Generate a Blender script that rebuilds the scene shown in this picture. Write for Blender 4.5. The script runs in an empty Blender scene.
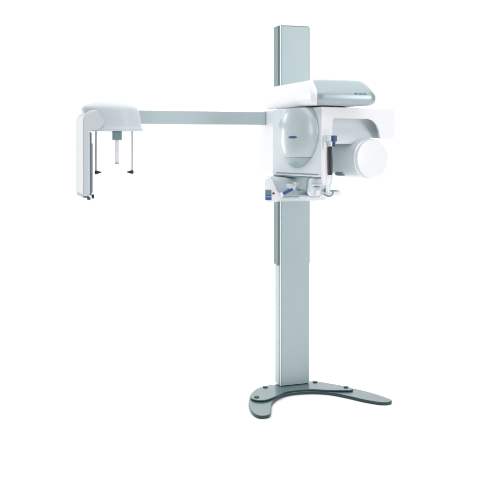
import bpy, bmesh, math
from mathutils import Vector, Matrix
PI = math.pi
R = math.radians
scn = bpy.context.scene
col = scn.collection

# ------------------------------------------------------------------ camera
cam_d = bpy.data.cameras.new('camera')
cam = bpy.data.objects.new('camera', cam_d); col.objects.link(cam)
cam.location = (0.0, -5.1, 1.49)
cam.rotation_euler = (R(90), 0, 0)
cam_d.sensor_width = 36.0
cam_d.lens = 36.0 * 820.0 / 500.0
cam_d.shift_y = (145.0 - 250.0) / 500.0
cam_d.clip_end = 200
scn.camera = cam

# ------------------------------------------------------------------ world
w = bpy.data.worlds.new("World"); scn.world = w; w.use_nodes = True
bg = w.node_tree.nodes['Background']
bg.inputs[0].default_value = (0.97, 0.98, 1.0, 1); bg.inputs[1].default_value = 0.27

# ------------------------------------------------------------------ studio lamps
def area(name, loc, target, sx, sy, power, color=(1, 1, 1)):
    d = bpy.data.lights.new(name, 'AREA'); d.shape = 'RECTANGLE'; d.size = sx; d.size_y = sy
    d.energy = power; d.color = color
    o = bpy.data.objects.new(name, d); col.objects.link(o); o.location = loc
    o.rotation_euler = (Vector(target) - Vector(loc)).to_track_quat('-Z', 'Y').to_euler()
    return o
area('overhead_softbox', (0, -0.5, 5.2), (0, -0.5, 0), 9, 9, 415)
area('left_strip_softbox', (-3.6, 2.3, 1.75), (0, -0.3, 1.5), 0.55, 2.6, 36)
area('left_fill_softbox', (-3.2, -4.4, 2.2), (0.2, 0, 1.2), 2.2, 2.2, 36)
area('right_softbox', (4.2, -3.2, 2.2), (0.4, 0, 1.3), 1.6, 2.6, 77)
area('backdrop_lamp', (0, 1.6, 5.0), (0, 5.2, 2.2), 7, 1.0, 215)

scn.view_settings.view_transform = 'Standard'
scn.view_settings.look = 'None'
scn.view_settings.exposure = 0.0
scn.view_settings.gamma = 1.0

# ------------------------------------------------------------------ materials
def mat(name, color, rough=0.4, metal=0.0, coat=0.0, grain=0.0, grain_scale=400.0, rough_var=0.0,
        bump=0.0, transmission=0.0, emit=0.0, stretch=None):
    m = bpy.data.materials.new(name); m.use_nodes = True
    nt = m.node_tree; b = nt.nodes['Principled BSDF']
    b.inputs['Base Color'].default_value = (*color, 1)
    b.inputs['Roughness'].default_value = rough
    b.inputs['Metallic'].default_value = metal
    b.inputs['Coat Weight'].default_value = coat
    b.inputs['Coat Roughness'].default_value = 0.12
    b.inputs['Transmission Weight'].default_value = transmission
    if emit:
        b.inputs['Emission Color'].default_value = (*color, 1); b.inputs['Emission Strength'].default_value = emit
    tc = nt.nodes.new('ShaderNodeTexCoord'); mp = nt.nodes.new('ShaderNodeMapping')
    nt.links.new(tc.outputs['Object'], mp.inputs['Vector'])
    if stretch: mp.inputs['Scale'].default_value = stretch
    if grain or bump:
        n = nt.nodes.new('ShaderNodeTexNoise'); n.inputs['Scale'].default_value = grain_scale
        n.inputs['Detail'].default_value = 3
        nt.links.new(mp.outputs[0], n.inputs['Vector'])
        if grain:
            mx = nt.nodes.new('ShaderNodeMix'); mx.data_type = 'RGBA'
            mx.inputs[6].default_value = (*[c * (1 - grain) for c in color], 1)
            mx.inputs[7].default_value = (*[min(1, c * (1 + grain)) for c in color], 1)
            nt.links.new(n.outputs['Fac'], mx.inputs[0]); nt.links.new(mx.outputs[2], b.inputs['Base Color'])
        if bump:
            bp = nt.nodes.new('ShaderNodeBump'); bp.inputs['Strength'].default_value = bump
            bp.inputs['Distance'].default_value = 0.0004
            nt.links.new(n.outputs['Fac'], bp.inputs['Height']); nt.links.new(bp.outputs[0], b.inputs['Normal'])
    if rough_var:
        n2 = nt.nodes.new('ShaderNodeTexNoise'); n2.inputs['Scale'].default_value = 6
        nt.links.new(mp.outputs[0], n2.inputs['Vector'])
        mr = nt.nodes.new('ShaderNodeMapRange')
        mr.inputs[3].default_value = rough - rough_var; mr.inputs[4].default_value = rough + rough_var
        nt.links.new(n2.outputs['Fac'], mr.inputs[0]); nt.links.new(mr.outputs[0], b.inputs['Roughness'])
    return m

M_white = mat('white_lacquer', (0.84, 0.843, 0.87), 0.32, coat=0.25)
M_pale = mat('pale_blue_lacquer', (0.72, 0.78, 0.81), 0.32, coat=0.25)
M_dome = mat('silvered_dish_lacquer', (0.50, 0.58, 0.605), 0.34, metal=0.20, coat=0.35)
M_skull = mat('pale_grey_lacquer', (0.53, 0.575, 0.605), 0.38)
M_skull.node_tree.nodes['Principled BSDF'].inputs['Specular IOR Level'].default_value = 0.35
M_shelf = mat('shelf_grey_lacquer', (0.58, 0.655, 0.685), 0.40)
M_beam = mat('pale_aluminium', (0.48, 0.57, 0.595), 0.38, metal=0.2, coat=0.1, grain=0.03, grain_scale=60)
M_rod = mat('light_grey_rod', (0.55, 0.60, 0.62), 0.3, metal=0.2)
M_silver = mat('silver_lacquer', (0.36, 0.435, 0.462), 0.33, metal=0.35, coat=0.15, grain=0.05, grain_scale=60, rough_var=0.05)
M_col = mat('brushed_blue_aluminium', (0.395, 0.48, 0.505), 0.40, metal=0.15, grain=0.03, grain_scale=90, rough_var=0.05, bump=0.15, stretch=(1, 1, 0.05))
M_rail = mat('grey_green_anodised', (0.175, 0.26, 0.265), 0.38, metal=0.4, rough_var=0.06)
M_trim = mat('white_edge_trim', (0.85, 0.88, 0.90), 0.25, coat=0.4)
M_base = mat('dark_teal_lacquer', (0.062, 0.128, 0.140), 0.26, coat=0.3)
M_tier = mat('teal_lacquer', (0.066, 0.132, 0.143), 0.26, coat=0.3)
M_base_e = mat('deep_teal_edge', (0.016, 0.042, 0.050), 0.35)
M_black = mat('black_rubber', (0.012, 0.014, 0.016), 0.5)
M_dgrey = mat('dark_grey_plastic', (0.05, 0.075, 0.085), 0.38)
M_mgrey = mat('mid_grey_plastic', (0.20, 0.30, 0.32), 0.38)
M_navy = mat('navy_plastic', (0.012, 0.03, 0.16), 0.3, coat=0.3)
M_blue = mat('blue_grip', (0.035, 0.10, 0.28), 0.4)
M_logo = mat('logo_blue', (0.025, 0.11, 0.22), 0.4)
M_clear = mat('frosted_acrylic', (0.90, 0.89, 0.96), 0.35, transmission=0.25)
M_steel = mat('polished_steel', (0.50, 0.54, 0.56), 0.22, metal=0.9)
M_chrome = mat('satin_chrome', (0.45, 0.53, 0.56), 0.38, metal=0.3)
M_scr_g = mat('screen_grey', (0.13, 0.20, 0.22), 0.25, emit=0.1)
M_scr_b = mat('screen_blue', (0.03, 0.11, 0.26), 0.25, emit=0.15)
M_scr_l = mat('screen_pale_blue', (0.20, 0.34, 0.55), 0.25, emit=0.3)
M_text = mat('printed_grey', (0.10, 0.14, 0.16), 0.5)
M_paper = mat('white_studio_paper', (0.90, 0.90, 0.90), 0.85, grain=0.01, grain_scale=20)
M_lowdish = mat('dish_reflection_blue', (0.34, 0.44, 0.48), 0.25, coat=0.4)  # darker blue standing in for the shelf's reflection in the dish

# ------------------------------------------------------------------ mesh helpers
def link_mesh(name, bm, m, parent=None, bevel=0.0, seg=3, loc=None, rz=None, smooth=True, angle=35):
    bmesh.ops.recalc_face_normals(bm, faces=bm.faces)
    me = bpy.data.meshes.new(name); bm.to_mesh(me); bm.free()
    if smooth:
        for p in me.polygons: p.use_smooth = True
        if not bevel:
            me.set_sharp_from_angle(angle=R(angle))
    for mm in (m if isinstance(m, (list, tuple)) else [m]): me.materials.append(mm)
    o = bpy.data.objects.new(name, me); col.objects.link(o)
    if parent: o.parent = parent
    if loc is not None: o.location = loc
    if rz is not None: o.rotation_euler = (0, 0, rz)
    if bevel:
        b = o.modifiers.new('bevel', 'BEVEL'); b.width = bevel; b.segments = seg; b.limit_method = 'ANGLE'; b.angle_limit = R(28)
        b.harden_normals = False
        wn = o.modifiers.new('wn', 'WEIGHTED_NORMAL'); wn.keep_sharp = False; wn.weight = 80
    return o

def add_box(bm, x0, x1, y0, y1, z0, z1):
    v = [bm.verts.new((x, y, z)) for x in (x0, x1) for y in (y0, y1) for z in (z0, z1)]
    for f in ((0, 1, 3, 2), (4, 6, 7, 5), (0, 4, 5, 1), (2, 3, 7, 6), (0, 2, 6, 4), (1, 5, 7, 3)):
        bm.faces.new([v[i] for i in f])
    return v
def box(*a):
    bm = bmesh.new(); add_box(bm, *a); return bm

def add_prism(bm, pts, axis, a, b):
    """pts 2-D outline; axis 'x': pts=(y,z), 'y': pts=(x,z), 'z': pts=(x,y)"""
    def P(p, t):
        return {'x': (t, p[0], p[1]), 'y': (p[0], t, p[1]), 'z': (p[0], p[1], t)}[axis]
    A = [bm.verts.new(P(p, a)) for p in pts]; B = [bm.verts.new(P(p, b)) for p in pts]
    n = len(pts)
    bm.faces.new(A); bm.faces.new(B[::-1])
    for i in range(n): bm.faces.new((A[i], A[(i + 1) % n], B[(i + 1) % n], B[i]))
def prism(*a):
    bm = bmesh.new(); add_prism(bm, *a); return bm

def add_rings(bm, rings, caps=True):
    V = [[bm.verts.new(p) for p in r] for r in rings]
    n = len(V[0])
    for a, b in zip(V, V[1:]):
        for i in range(n): bm.faces.new((a[i], a[(i + 1) % n], b[(i + 1) % n], b[i]))
    if caps: bm.faces.new(V[0][::-1]); bm.faces.new(V[-1])
def add_lathe(bm, prof, origin=(0, 0, 0), axis=(0, 0, 1), n=48, sx=1, sy=1, e=2.0):
    """prof: (radius, height along the axis); e = superellipse exponent"""
    q = Vector(axis).normalized().to_track_quat('Z', 'Y'); o = Vector(origin)
    rings = []
    for r, h in prof:
        r = max(r, 1e-5); ring = []
        for k in range(n):
            t = 2 * PI * k / n; c, s = math.cos(t), math.sin(t)
            ring.append(o + q @ Vector((r * sx * math.copysign(abs(c) ** (2 / e), c), r * sy * math.copysign(abs(s) ** (2 / e), s), h)))
        rings.append(ring)
    add_rings(bm, rings)
def lathe(*a, **k):
    bm = bmesh.new(); add_lathe(bm, *a, **k); return bm
def rod(p, q, r, n=20, c=0.2):
    p, q = Vector(p), Vector(q); L = (q - p).length; b = r * c
    return lathe([(r - b, 0), (r, b), (r, L - b), (r - b, L)], p, q - p, n)
def smooth_path(pts, k=6):
    pts = [Vector(p) for p in pts]; out = []
    P = [pts[0] * 2 - pts[1]] + pts + [pts[-1] * 2 - pts[-2]]
    for i in range(1, len(P) - 2):
        for j in range(k):
            t = j / k; a, b, c, d = P[i - 1], P[i], P[i + 1], P[i + 2]
            out.append(0.5 * ((2 * b) + (c - a) * t + (2 * a - 5 * b + 4 * c - d) * t * t + (3 * b - a - 3 * c + d) * t ** 3))
    out.append(pts[-1]); return out
def tube(path, r, n=12, k=6):
    pts = smooth_path(path, k); rr = r if callable(r) else (lambda t: r)
    rings = []; up = Vector((0.13, 0.2, 1)).normalized()
    for i, p in enumerate(pts):
        t = (pts[min(i + 1, len(pts) - 1)] - pts[max(i - 1, 0)]).normalized()
        s = t.cross(up)
        if s.length < 1e-3: s = t.cross(Vector((1, 0, 0)))
        s.normalize(); u = s.cross(t); ra = rr(i / (len(pts) - 1))
        rings.append([p + s * ra * math.cos(2 * PI * j / n) + u * ra * math.sin(2 * PI * j / n) for j in range(n)])
    bm = bmesh.new(); add_rings(bm, rings); return bm
def spline2(pts, k=6, closed=True):
    out = []; n = len(pts)
    for i in range(n):
        a, b, c, d = (Vector((*pts[(i + j) % n], 0)) for j in (-1, 0, 1, 2))
        for j in range(k):
            t = j / k
            q = 0.5 * ((2 * b) + (c - a) * t + (2 * a - 5 * b + 4 * c - d) * t * t + (3 * b - a - 3 * c + d) * t ** 3)
            out.append((q.x, q.y))
    return out

# ------------------------------------------------------------------ setting
bm = bmesh.new()
fl = [(-14, 4.0), (14, 4.0), (14, -12), (-14, -12)]
bm.faces.new([bm.verts.new((x, y, -0.0315)) for x, y in fl])
floor = link_mesh('floor', bm, M_paper, smooth=False); floor['kind'] = 'structure'
bm = bmesh.new(); prof = [(4.0, -0.0315)]
for k in range(1, 13):
    a = PI / 2 * k / 12; prof.append((4.0 + 1.4 * math.sin(a), 1.3685 - 1.4 * math.cos(a)))
prof.append((5.4, 7.0))
L = [bm.verts.new((-14, y, z)) for y, z in prof]; Rr = [bm.verts.new((14, y, z)) for y, z in prof]
for i in range(len(prof) - 1): bm.faces.new((L[i], Rr[i], Rr[i + 1], L[i + 1]))
bd = link_mesh('backdrop', bm, M_paper); bd['kind'] = 'structure'

# ------------------------------------------------------------------ the machine
root = bpy.data.objects.new('dental_x_ray_machine', None); col.objects.link(root)
root.location = (0.29, 0, 0); root.rotation_euler = (0, 0, R(19))
root['label'] = 'white and pale blue column-mounted panoramic dental x-ray machine with skull-imaging arm, on teal foot'
root['category'] = 'x-ray machine'

# ---- foot
lower = [(-0.12, 0.066), (0.09, 0.058), (0.20, -0.02), (0.313, -0.141), (0.387, -0.275), (0.423, -0.385), (0.428, -0.433), (0.395, -0.458),
         (0.344, -0.444), (0.278, -0.368), (0.215, -0.265), (0.143, -0.172), (0.055, -0.122), (-0.042, -0.105), (-0.122, -0.120), (-0.195, -0.172), (-0.259, -0.256),
         (-0.303, -0.36), (-0.335, -0.430), (-0.370, -0.450), (-0.408, -0.432), (-0.418, -0.365), (-0.402, -0.27), (-0.362, -0.145), (-0.285, -0.005)]
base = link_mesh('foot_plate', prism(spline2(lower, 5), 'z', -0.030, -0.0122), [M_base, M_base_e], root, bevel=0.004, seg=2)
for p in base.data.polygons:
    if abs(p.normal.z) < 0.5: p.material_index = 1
upper = [(-0.12, 0.052), (0.09, 0.045), (0.15, 0.028), (0.205, -0.035), (0.275, -0.125), (0.297, -0.18), (0.277, -0.206), (0.235, -0.200), (0.133, -0.160),
         (0.055, -0.116), (-0.04, -0.099), (-0.115, -0.113), (-0.183, -0.163), (-0.274, -0.217), (-0.327, -0.214), (-0.353, -0.175), (-0.345, -0.12), (-0.276, -0.007), (-0.20, 0.04)]
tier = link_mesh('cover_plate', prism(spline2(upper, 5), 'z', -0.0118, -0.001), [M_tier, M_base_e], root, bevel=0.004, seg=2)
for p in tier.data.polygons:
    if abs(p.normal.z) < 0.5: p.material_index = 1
for x, y in ((-0.203, 0.012), (-0.318, -0.155), (0.130, 0.012), (0.266, -0.150)):
    link_mesh('foot_cap', lathe([(0.015, 0), (0.015, 0.004), (0.012, 0.0065), (0, 0.0075)], (x, y, -0.0008), n=24), M_dgrey, tier)

# ---- column
colm = link_mesh('column', box(-0.107, 0.0825, 0.004, 0.080, -0.0005, 2.226), M_col, root, bevel=0.004)
link_mesh('front_panel', box(-0.1035, 0.0840, -0.004, 0.0035, 0.002, 2.2258), M_col, colm, bevel=0.003)
link_mesh('edge_trim', box(-0.1100, -0.1042, -0.0045, 0.010, 0.0005, 2.229), M_trim, colm, bevel=0.002)
for s in (-1, 1):
    x0, x1 = (-0.1185, -0.1075) if s < 0 else (0.083, 0.0950)
    link_mesh('side_rail', box(x0, x1, 0.014, 0.093, 0.745, 2.230), M_rail, colm, bevel=0.005)
link_mesh('side_cover', box(-0.1135, -0.1073, 0.012, 0.074, 0.003, 0.743), M_beam, colm, bevel=0.002)
link_mesh('end_cap', box(-0.108, 0.084, -0.002, 0.090, 2.2265, 2.2335), M_col, colm, bevel=0.004)
for z in (1.98, 2.10):
    link_mesh('screw', lathe([(0.004, 0), (0.004, 0.002), (0, 0.0025)], (-0.1185, 0.05, z), (-1, 0, 0), 12), M_steel, colm)

# ---- carriage that rides on the column
car = link_mesh('carriage', box(-0.20, 0.20, -0.165, 0.15, 1.315, 1.712), M_white, root, bevel=0.016, seg=4)
link_mesh('edge_shadow_strip', box(-0.2025, -0.194, -0.172, -0.160, 1.318, 1.700), M_mgrey, car, bevel=0.002)  # grey strip that paints in the shadow line beside the rotating unit
link_mesh('arm_bracket', box(-0.209, -0.19, -0.155, 0.028, 1.612, 1.700), M_pale, car, bevel=0.004)

# ---- long side arm
bar = link_mesh('side_arm', box(-1.02, -0.2095, -0.018, 0.022, 1.6125, 1.692), M_beam, root, bevel=0.004)
link_mesh('arm_collar', box(-0.2125, -0.2092, -0.0195, 0.0235, 1.611, 1.6935), M_mgrey, bar, bevel=0.002)

# ---- overhead arm (rounded box, sides bulging at two thirds of the depth)
XL, XR, YF, RL, RR = -0.203, 0.184, -0.735, 0.060, 0.055
def seam_angle(z):                       # how far round the left front corner the seam lies at height z
    u = (z - 1.757) / 0.075
    return R(54) - R(30) * u * u * (1.0 if u > 0 else 0.35)
def corner(z, ins, t0, t1, n=7):
    a, f = XL + ins * 0.45, YF + ins * 0.75; out = []
    for k in range(n + 1):
        t = PI + t0 + (t1 - t0) * k / n; out.append((a + RL + RL * math.cos(t), f + RL + RL * math.sin(t), z))
    return out
zs = [(1.7045, 0.050), (1.7065, 0.030), (1.712, 0.015), (1.722, 0.006), (1.737, 0.001), (1.752, 0.0), (1.766, 0.004), (1.780, 0.012), (1.795, 0.022), (1.810, 0.033), (1.825, 0.045), (1.835, 0.054), (1.842, 0.066), (1.8445, 0.084)]
bm = bmesh.new(); rings = []
for z, ins in zs:
    il, i2 = ins * 0.45, ins * 0.35; b = XR - ins - 0.022
    c = corner(z, ins, 0, seam_angle(z) - 0.015)
    rings.append([(b, c[-1][1], z), *c[::-1], (XL + il, -0.4, z), (XL + i2, -0.2, z), (XL + i2 + 0.003, 0.0, z), (-0.188 + i2, 0.032 - i2, z), (-0.16, 0.045 - i2, z),
                  (0.150, 0.045 - i2, z), (b - 0.010, 0.03 - i2, z), (b - 0.002, 0.0, z), (b, -0.3, z)])
add_rings(bm, rings)
oarm = link_mesh('overhead_arm', bm, M_white, root, angle=50)
def arm_ring(z, ins, _):
    b, f = XR - ins, YF + ins * 0.75; c = corner(z, ins, seam_angle(z) + 0.015, PI / 2)
    pts = c[:]
    for k in range(9):
        t = 1.5 * PI + PI / 2 * k / 8; pts.append((b - RR + RR * math.cos(t), f + RR + RR * math.sin(t), z))
    pts.append((b + 0.0015, c[0][1] + 0.03, z)); pts.append((b - 0.01, c[0][1] + 0.03, z)); pts.append((c[0][0] + 0.02, c[0][1] + 0.004, z))
    return pts
bm = bmesh.new()
add_rings(bm, [arm_ring(z, ins, -0.735) for z, ins in zs])
cap = link_mesh('nose_cover', bm, M_silver, oarm, angle=50)
for wd, x in ((0.0045, 0.038), (0.0035, 0.0435), (0.004, 0.0485), (0.0045, 0.054), (0.0035, 0.065), (0.0045, 0.0705), (0.004, 0.076), (0.0035, 0.081), (0.0045, 0.092), (0.0045, 0.098), (0.004, 0.1035)):
    link_mesh('lettering', box(x - wd / 2, x + wd / 2, -0.7340, -0.7265, 1.7635, 1.7685), M_text, cap, smooth=False)
link_mesh('swivel_collar', lathe([(0.11, 0), (0.11, 0.02)], (-0.02, -0.48, 1.692), n=48), M_dgrey, root)

# ---- rotating unit: its own frame, 16 degrees further round
CX, CY, CA = -0.1288, -0.675, R(16)
def cpart(name, bm, m, parent, **k):
    if parent is root: return link_mesh(name, bm, m, root, loc=(CX, CY, 0), rz=CA, **k)
    return link_mesh(name, bm, m, parent, **k)
face = [(0.0, 1.697), (0.535, 1.697), (0.548, 1.685), (0.548, 1.54), (0.538, 1.527), (0.432, 1.524), (0.424, 1.57), (0.404, 1.606), (0.376, 1.628),
        (0.340, 1.637), (0.090, 1.637), (0.079, 1.627), (0.074, 1.55), (0.080, 1.46), (0.076, 1.40), (0.066, 1.34), (0.052, 1.30), (0.034, 1.27), (0.014, 1.275), (0.0, 1.32)]
rot = cpart('rotating_arm', prism(face, 'y', 0.0, 0.014), M_white, root, bevel=0.004)
cpart('side_housing', box(0.001, 0.070, 0.0145, 0.45, 1.315, 1.6965), M_pale, rot, bevel=0.006)
cpart('slot', box(-0.0012, 0.01, 0.03, 0.41, 1.3265, 1.3325), M_mgrey, rot, bevel=0.001)
cpart('side_base', box(0.004, 0.066, 0.02, 0.445, 1.3095, 1.3148), M_mgrey, rot, bevel=0.003)
hp = [(0.0145, 1.695), (0.19, 1.695), (0.20, 1.68), (0.20, 1.50), (0.055, 1.495), (0.048, 1.51), (0.052, 1.54), (0.070, 1.58), (0.082, 1.615), (0.080, 1.640), (0.060, 1.652), (0.0145, 1.652)]
cpart('upper_housing', prism(hp, 'x', 0.071, 0.400), M_pale, rot, bevel=0.003)
cpart('housing_wing', prism([(y, max(z, 1.5285)) for y, z in hp if z > 1.505] , 'x', 0.398, 0.500), M_pale, rot, bevel=0.003)
cpart('end_housing', box(0.5005, 0.545, 0.0145, 0.17, 1.529, 1.695), M_white, rot, bevel=0.006)
# bulging dish on the side housing
def dish(zlo, zhi, name, m, s=1.0):
    cy, cz, ry, rz, rx = 0.195, 1.550, 0.172 * s, 0.192 * s, 0.066 * s
    n, k = 40, 36
    bm = bmesh.new(); grid = []
    for i in range(n + 1):
        z = zlo + (zhi - zlo) * i / n; u = (z - cz) / rz; u = max(-1, min(1, u)); row = []
        hw = math.sqrt(max(0, 1 - abs(u) ** 2.1)) * ry
        if u < 0: hw *= 1 - 0.12 * u * u
        dep = rx * max(0, 1 - abs(u) ** 2.4) ** 0.5
        cyy = cy - 0.02 * (u if u < 0 else 0)
        for j in range(k + 1):
            t = PI * j / k
            c = math.cos(t); sn = math.sin(t) ** 0.85
            row.append(bm.verts.new((0.002 - dep * sn, cyy + hw * c, z)))
        grid.append(row)
    for i in range(n):
        for j in range(k): bm.faces.new((grid[i][j], grid[i][j + 1], grid[i + 1][j + 1], grid[i + 1][j]))
    bm.faces.new(grid[-1]); bm.faces.new(grid[0][::-1])
    bmesh.ops.remove_doubles(bm, verts=bm.verts, dist=1e-5)
    return cpart(name, bm, m, rot)
dsh = dish(1.4235, 1.694, 'dish_cover', M_dome)
dish(1.362, 1.4220, 'dish_lower_reflection', M_lowdish, 0.99)  # lower end of the dish, shelf reflection painted in as darker colour
def dish_x(y, z):
    u = (z - 1.550) / 0.192; hw = math.sqrt(1 - abs(u) ** 2.1) * 0.172 * (1 - (0.12 * u * u if u < 0 else 0))
    c = (y - (0.195 - 0.02 * (u if u < 0 else 0))) / hw
    return 0.002 - 0.066 * (1 - abs(u) ** 2.4) ** 0.5 * (1 - c * c) ** 0.425
bm = bmesh.new(); rings = []
for q in (1.0, 0.98, 0.66, 0.33, 0.01):
    ring = []
    for k in range(40):
        y = 0.176 + 0.037 * q * math.cos(2 * PI * k / 40); z = 1.533 + 0.0072 * q * math.sin(2 * PI * k / 40)
        ring.append((dish_x(y, z) + (0.001 if q == 1.0 else -0.0012), y, z))
    rings.append(ring)
add_rings(bm, rings)
cpart('blue_emblem', bm, M_logo, rot)
# tube head: rounded drum with a flush white disc
cx, cz = 0.362, 1.412
tube_h = cpart('tube_head', lathe([(0.102, 0.245), (0.118, 0.235), (0.125, 0.215), (0.127, 0.16), (0.127, 0.02), (0.124, 0.006), (0.120, 0.004)],
               (cx, 0, cz), (0, 1, 0), 72, e=2.35, sy=0.90), M_pale, root)
cpart('front_disc', lathe([(0.1185, 0.0), (0.1185, -0.011), (0.116, -0.0145), (0.110, -0.016), (0.0, -0.0175)], (cx + 0.002, 0.0035, cz + 0.001), (0, 1, 0), 72, sy=0.915), M_white, tube_h)
cpart('vent', box(cx - 0.106, cx - 0.080, 0.13, 0.19, cz - 0.098, cz - 0.080), M_mgrey, tube_h, bevel=0.004)
cpart('side_knob', box(cx - 0.1295, cx - 0.120, 0.205, 0.217, cz + 0.005, cz + 0.045), M_dgrey, tube_h)
cpart('neck', box(cx - 0.08, cx + 0.04, 0.06, 0.20, 1.50, 1.53), M_pale, tube_h, bevel=0.006)

# ---- control shelf
sp = [(-0.15, 1.306), (-0.30, 1.306), (-0.375, 1.303), (-0.392, 1.285), (-0.412, 1.235), (-0.412, 1.200), (-0.385, 1.178), (-0.34, 1.166), (-0.14, 1.160), (-0.14, 1.20)]
bm = bmesh.new()
add_rings(bm, [[(x, min(y, yb), z) for y, z in sp] for x, yb in ((-0.315, -0.365), (-0.262, -0.20), (-0.245, -0.14), (-0.01, -0.14), (0.022, -0.22))])
sh = link_mesh('control_shelf', bm, M_shelf, root, bevel=0.005)
bm = bmesh.new()
add_lathe(bm, [(0.0, 0), (0.05, 0.0), (0.068, 0.012), (0.070, 0.03), (0.064, 0.034), (0.06, 0.02), (0, 0.018)], (-0.035, -0.49, 1.20), n=40, sx=1.25, sy=1.9)
link_mesh('tray', bm, M_pale, sh)
con = [(-0.366, 1.184), (-0.366, 1.292), (-0.358, 1.304), (-0.337, 1.3085), (-0.322, 1.295), (-0.307, 1.262), (-0.297, 1.236), (-0.278, 1.220), (-0.255, 1.212), (-0.262, 1.190), (-0.300, 1.170), (-0.350, 1.174)]
bm = bmesh.new(); rings = []
for yy, sh_ in ((-0.428, 0.0), (-0.33, 0.050), (-0.17, 0.125)):
    rings.append([(min(x + sh_, -0.24) if x < -0.27 else x, yy, z) for x, z in con])
add_rings(bm, rings)
cns = link_mesh('console', bm, M_white, root, bevel=0.006)
link_mesh('screen', box(-0.363, -0.328, -0.431, -0.4275, 1.182, 1.238), M_scr_b, cns, smooth=False)
link_mesh('screen_header', box(-0.362, -0.329, -0.4325, -0.4313, 1.210, 1.236), M_scr_g, cns, smooth=False)
for x in (-0.359, -0.3485, -0.338):
    link_mesh('screen_key', box(x, x + 0.007, -0.4322, -0.4312, 1.198, 1.205), M_scr_l, cns, smooth=False)
link_mesh('round_button', lathe([(0.0065, 0), (0.0065, 0.003), (0, 0.004)], (-0.315, -0.4275, 1.219), (0, -1, 0), 20), M_dgrey, cns)
g = link_mesh('hand_grip', rod((-0.262, -0.440, 1.216), (-0.206, -0.446, 1.245), 0.0105, c=0.35), M_blue, root)
link_mesh('grip_end', rod((-0.207, -0.446, 1.2445), (-0.186, -0.448, 1.256), 0.0125, c=0.4), M_white, g)
link_mesh('grip_mount', rod((-0.262, -0.440, 1.216), (-0.278, -0.437, 1.208), 0.0125, c=0.4), M_white, g)

# chin rest block and its rods
ch = link_mesh('chin_rest', prism([(-0.166, 1.228), (-0.163, 1.300), (-0.155, 1.309), (-0.094, 1.309), (-0.080, 1.294), (-0.076, 1.230), (-0.088, 1.208), (-0.152, 1.208)], 'y', -0.60, -0.55), M_pale, root, bevel=0.008)
link_mesh('chin_rest_foot', box(-0.155, -0.09, -0.585, -0.38, 1.192, 1.2085), M_pale, ch, bevel=0.005)
link_mesh('chin_ledge', box(-0.158, -0.082, -0.612, -0.6005, 1.266, 1.276), M_white, ch, bevel=0.004)
link_mesh('bite_slot', box(-0.143, -0.113, -0.6115, -0.6005, 1.2585, 1.2635), M_mgrey, ch, bevel=0.001)
link_mesh('chin_pad', box(-0.138, -0.106, -0.613, -0.6005, 1.214, 1.244), M_white, ch, bevel=0.006)
link_mesh('wire_loop', tube([(-0.178, -0.46, 1.243), (-0.172, -0.53, 1.236), (-0.172, -0.565, 1.252), (-0.170, -0.57, 1.290), (-0.160, -0.575, 1.312), (-0.13, -0.575, 1.315)], 0.0032), M_mgrey, ch)
link_mesh('pivot_knob', rod((-0.186, -0.46, 1.240), (-0.186, -0.485, 1.240), 0.0095), M_mgrey, ch)
link_mesh('pivot_knob', rod((-0.078, -0.60, 1.242), (-0.078, -0.625, 1.242), 0.0095), M_mgrey, ch)
link_mesh('support_block', box(-0.232, -0.196, -0.455, -0.405, 1.244, 1.272), M_pale, ch, bevel=0.006)
link_mesh('support_block', box(-0.194, -0.160, -0.460, -0.405, 1.250, 1.282), M_pale, ch, bevel=0.006)
link_mesh('cross_rod', rod((-0.183, -0.462, 1.236), (-0.02, -0.462, 1.236), 0.0045), M_chrome, ch)

# head support: curved white stem, dark pad, chrome hinge, blue clip
st = link_mesh('head_support', tube([(-0.10, -0.60, 1.212), (-0.100, -0.69, 1.222), (-0.112, -0.712, 1.26), (-0.118, -0.712, 1.34), (-0.122, -0.712, 1.43), (-0.122, -0.712, 1.512)], 0.0105, 16), M_white, root)
link_mesh('stem_hook', tube([(-0.130, -0.70, 1.228), (-0.112, -0.725, 1.216), (-0.088, -0.72, 1.226), (-0.074, -0.70, 1.246)], 0.0048), M_mgrey, st)
link_mesh('hinge_block', box(-0.134, -0.100, -0.738, -0.700, 1.506, 1.541), M_chrome, st, bevel=0.005)
link_mesh('hinge_rod', rod((-0.116, -0.728, 1.508), (-0.108, -0.728, 1.488), 0.009), M_chrome, st)
pad = link_mesh('support_pad', box(-0.118, -0.097, -0.746, -0.720, 1.330, 1.483), M_black, st, bevel=0.006)
link_mesh('pad_groove', box(-0.1075, -0.104, -0.7475, -0.7455, 1.350, 1.470), M_dgrey, pad, bevel=0.0005)
clip = link_mesh('blue_clip', box(-0.0985, -0.069, -0.740, -0.705, 1.508, 1.541), M_navy, st, bevel=0.004)
link_mesh('clip_tongue', box(-0.088, -0.0745, -0.733, -0.715, 1.480, 1.5075), M_navy, clip, bevel=0.003)
link_mesh('lever', tube([(-0.095, -0.725, 1.34), (-0.097, -0.725, 1.30), (-0.105, -0.72, 1.26)], 0.006), M_pale, st)

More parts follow.
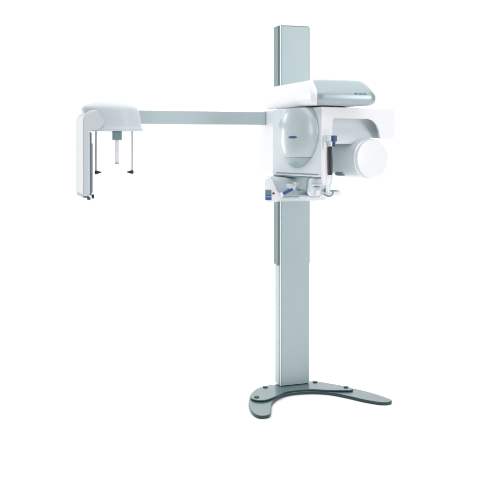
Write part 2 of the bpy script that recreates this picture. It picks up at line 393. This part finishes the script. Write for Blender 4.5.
# ---- skull-imaging head
hx, hy = -1.14, -0.05
prof = [(0, 1.568), (0.150, 1.568), (0.158, 1.570), (0.1615, 1.5745), (0.160, 1.580), (0.1535, 1.587), (0.1505, 1.597), (0.151, 1.62), (0.155, 1.65),
        (0.158, 1.675), (0.1575, 1.688), (0.1535, 1.698), (0.145, 1.7075), (0.129, 1.717), (0.107, 1.7255), (0.080, 1.7325), (0.050, 1.737), (0.022, 1.739), (0, 1.7395)]
def cxr(r, z):
    t = min(1, max(0, (z - 1.60) / 0.10)); t = t * t * (3 - 2 * t)
    return hx - 0.030 * t, r * (1 + 0.045 * t)
bm = bmesh.new()
add_rings(bm, [[(cxr(rr, z)[0] + max(cxr(rr, z)[1], 1e-4) * math.cos(2 * PI * k / 96), hy + max(rr, 1e-4) * math.sin(2 * PI * k / 96), z) for k in range(96)] for rr, z in prof])
dome = link_mesh('skull_imaging_head', bm, M_skull, root, angle=60)
el = [(-1.337, 1.210), (-1.337, 1.622)]
for k in range(1, 10):
    t = PI - PI / 2 * k / 9; el.append((-1.272 + 0.065 * math.cos(t), 1.622 + 0.063 * math.sin(t)))
for k in range(1, 13):
    t = PI / 2 - R(172) * k / 12; el.append((-1.262 + 0.049 * math.cos(t), 1.629 + 0.056 * math.sin(t)))
el += [(-1.285, 1.5715), (-1.298, 1.566), (-1.298, 1.210)]
sen = link_mesh('sensor_arm', prism(el, 'y', -0.183, 0.15), M_skull, root, bevel=0.0175, seg=5)
link_mesh('sensor_panel', box(-1.2975, -1.286, -0.160, 0.15, 1.210, 1.560), M_rail, sen, bevel=0.003)
link_mesh('sensor_edge', box(-1.2855, -1.280, -0.15, 0.14, 1.225, 1.50), M_black, sen, bevel=0.002)
link_mesh('sensor_foot', box(-1.330, -1.300, -0.14, 0.16, 1.197, 1.2115), M_mgrey, sen, bevel=0.003)
link_mesh('lock_knob', rod((-1.286, -0.155, 1.205), (-1.272, -0.155, 1.205), 0.012, c=0.35), M_black, sen)
link_mesh('lock_knob', rod((-1.302, -0.15, 1.198), (-1.302, -0.165, 1.192), 0.010, c=0.35), M_dgrey, sen)
for s, x in ((1, -1.247), (-1, -1.041)):
    er = link_mesh('ear_rod', box(x - 0.0045, x + 0.0045, -0.058, -0.048, 1.335, 1.5675), M_rod, root, bevel=0.0015)
    link_mesh('ear_plug', lathe([(0.0, -0.008), (0.009, -0.007), (0.0115, 0), (0.010, 0.008), (0.006, 0.018), (0.003, 0.029), (0, 0.031)], (x, -0.053, 1.335), (s, 0, 0), 24), M_black, er)
nh = link_mesh('nose_rest', box(-1.157, -1.105, -0.085, -0.045, 1.518, 1.5675), M_mgrey, root, bevel=0.004)
link_mesh('nose_strip', box(-1.143, -1.120, -0.070, -0.062, 1.388, 1.518), M_clear, nh, bevel=0.002)
link_mesh('nose_pad', box(-1.143, -1.122, -0.085, -0.062, 1.382, 1.3875), M_mgrey, nh, bevel=0.002)
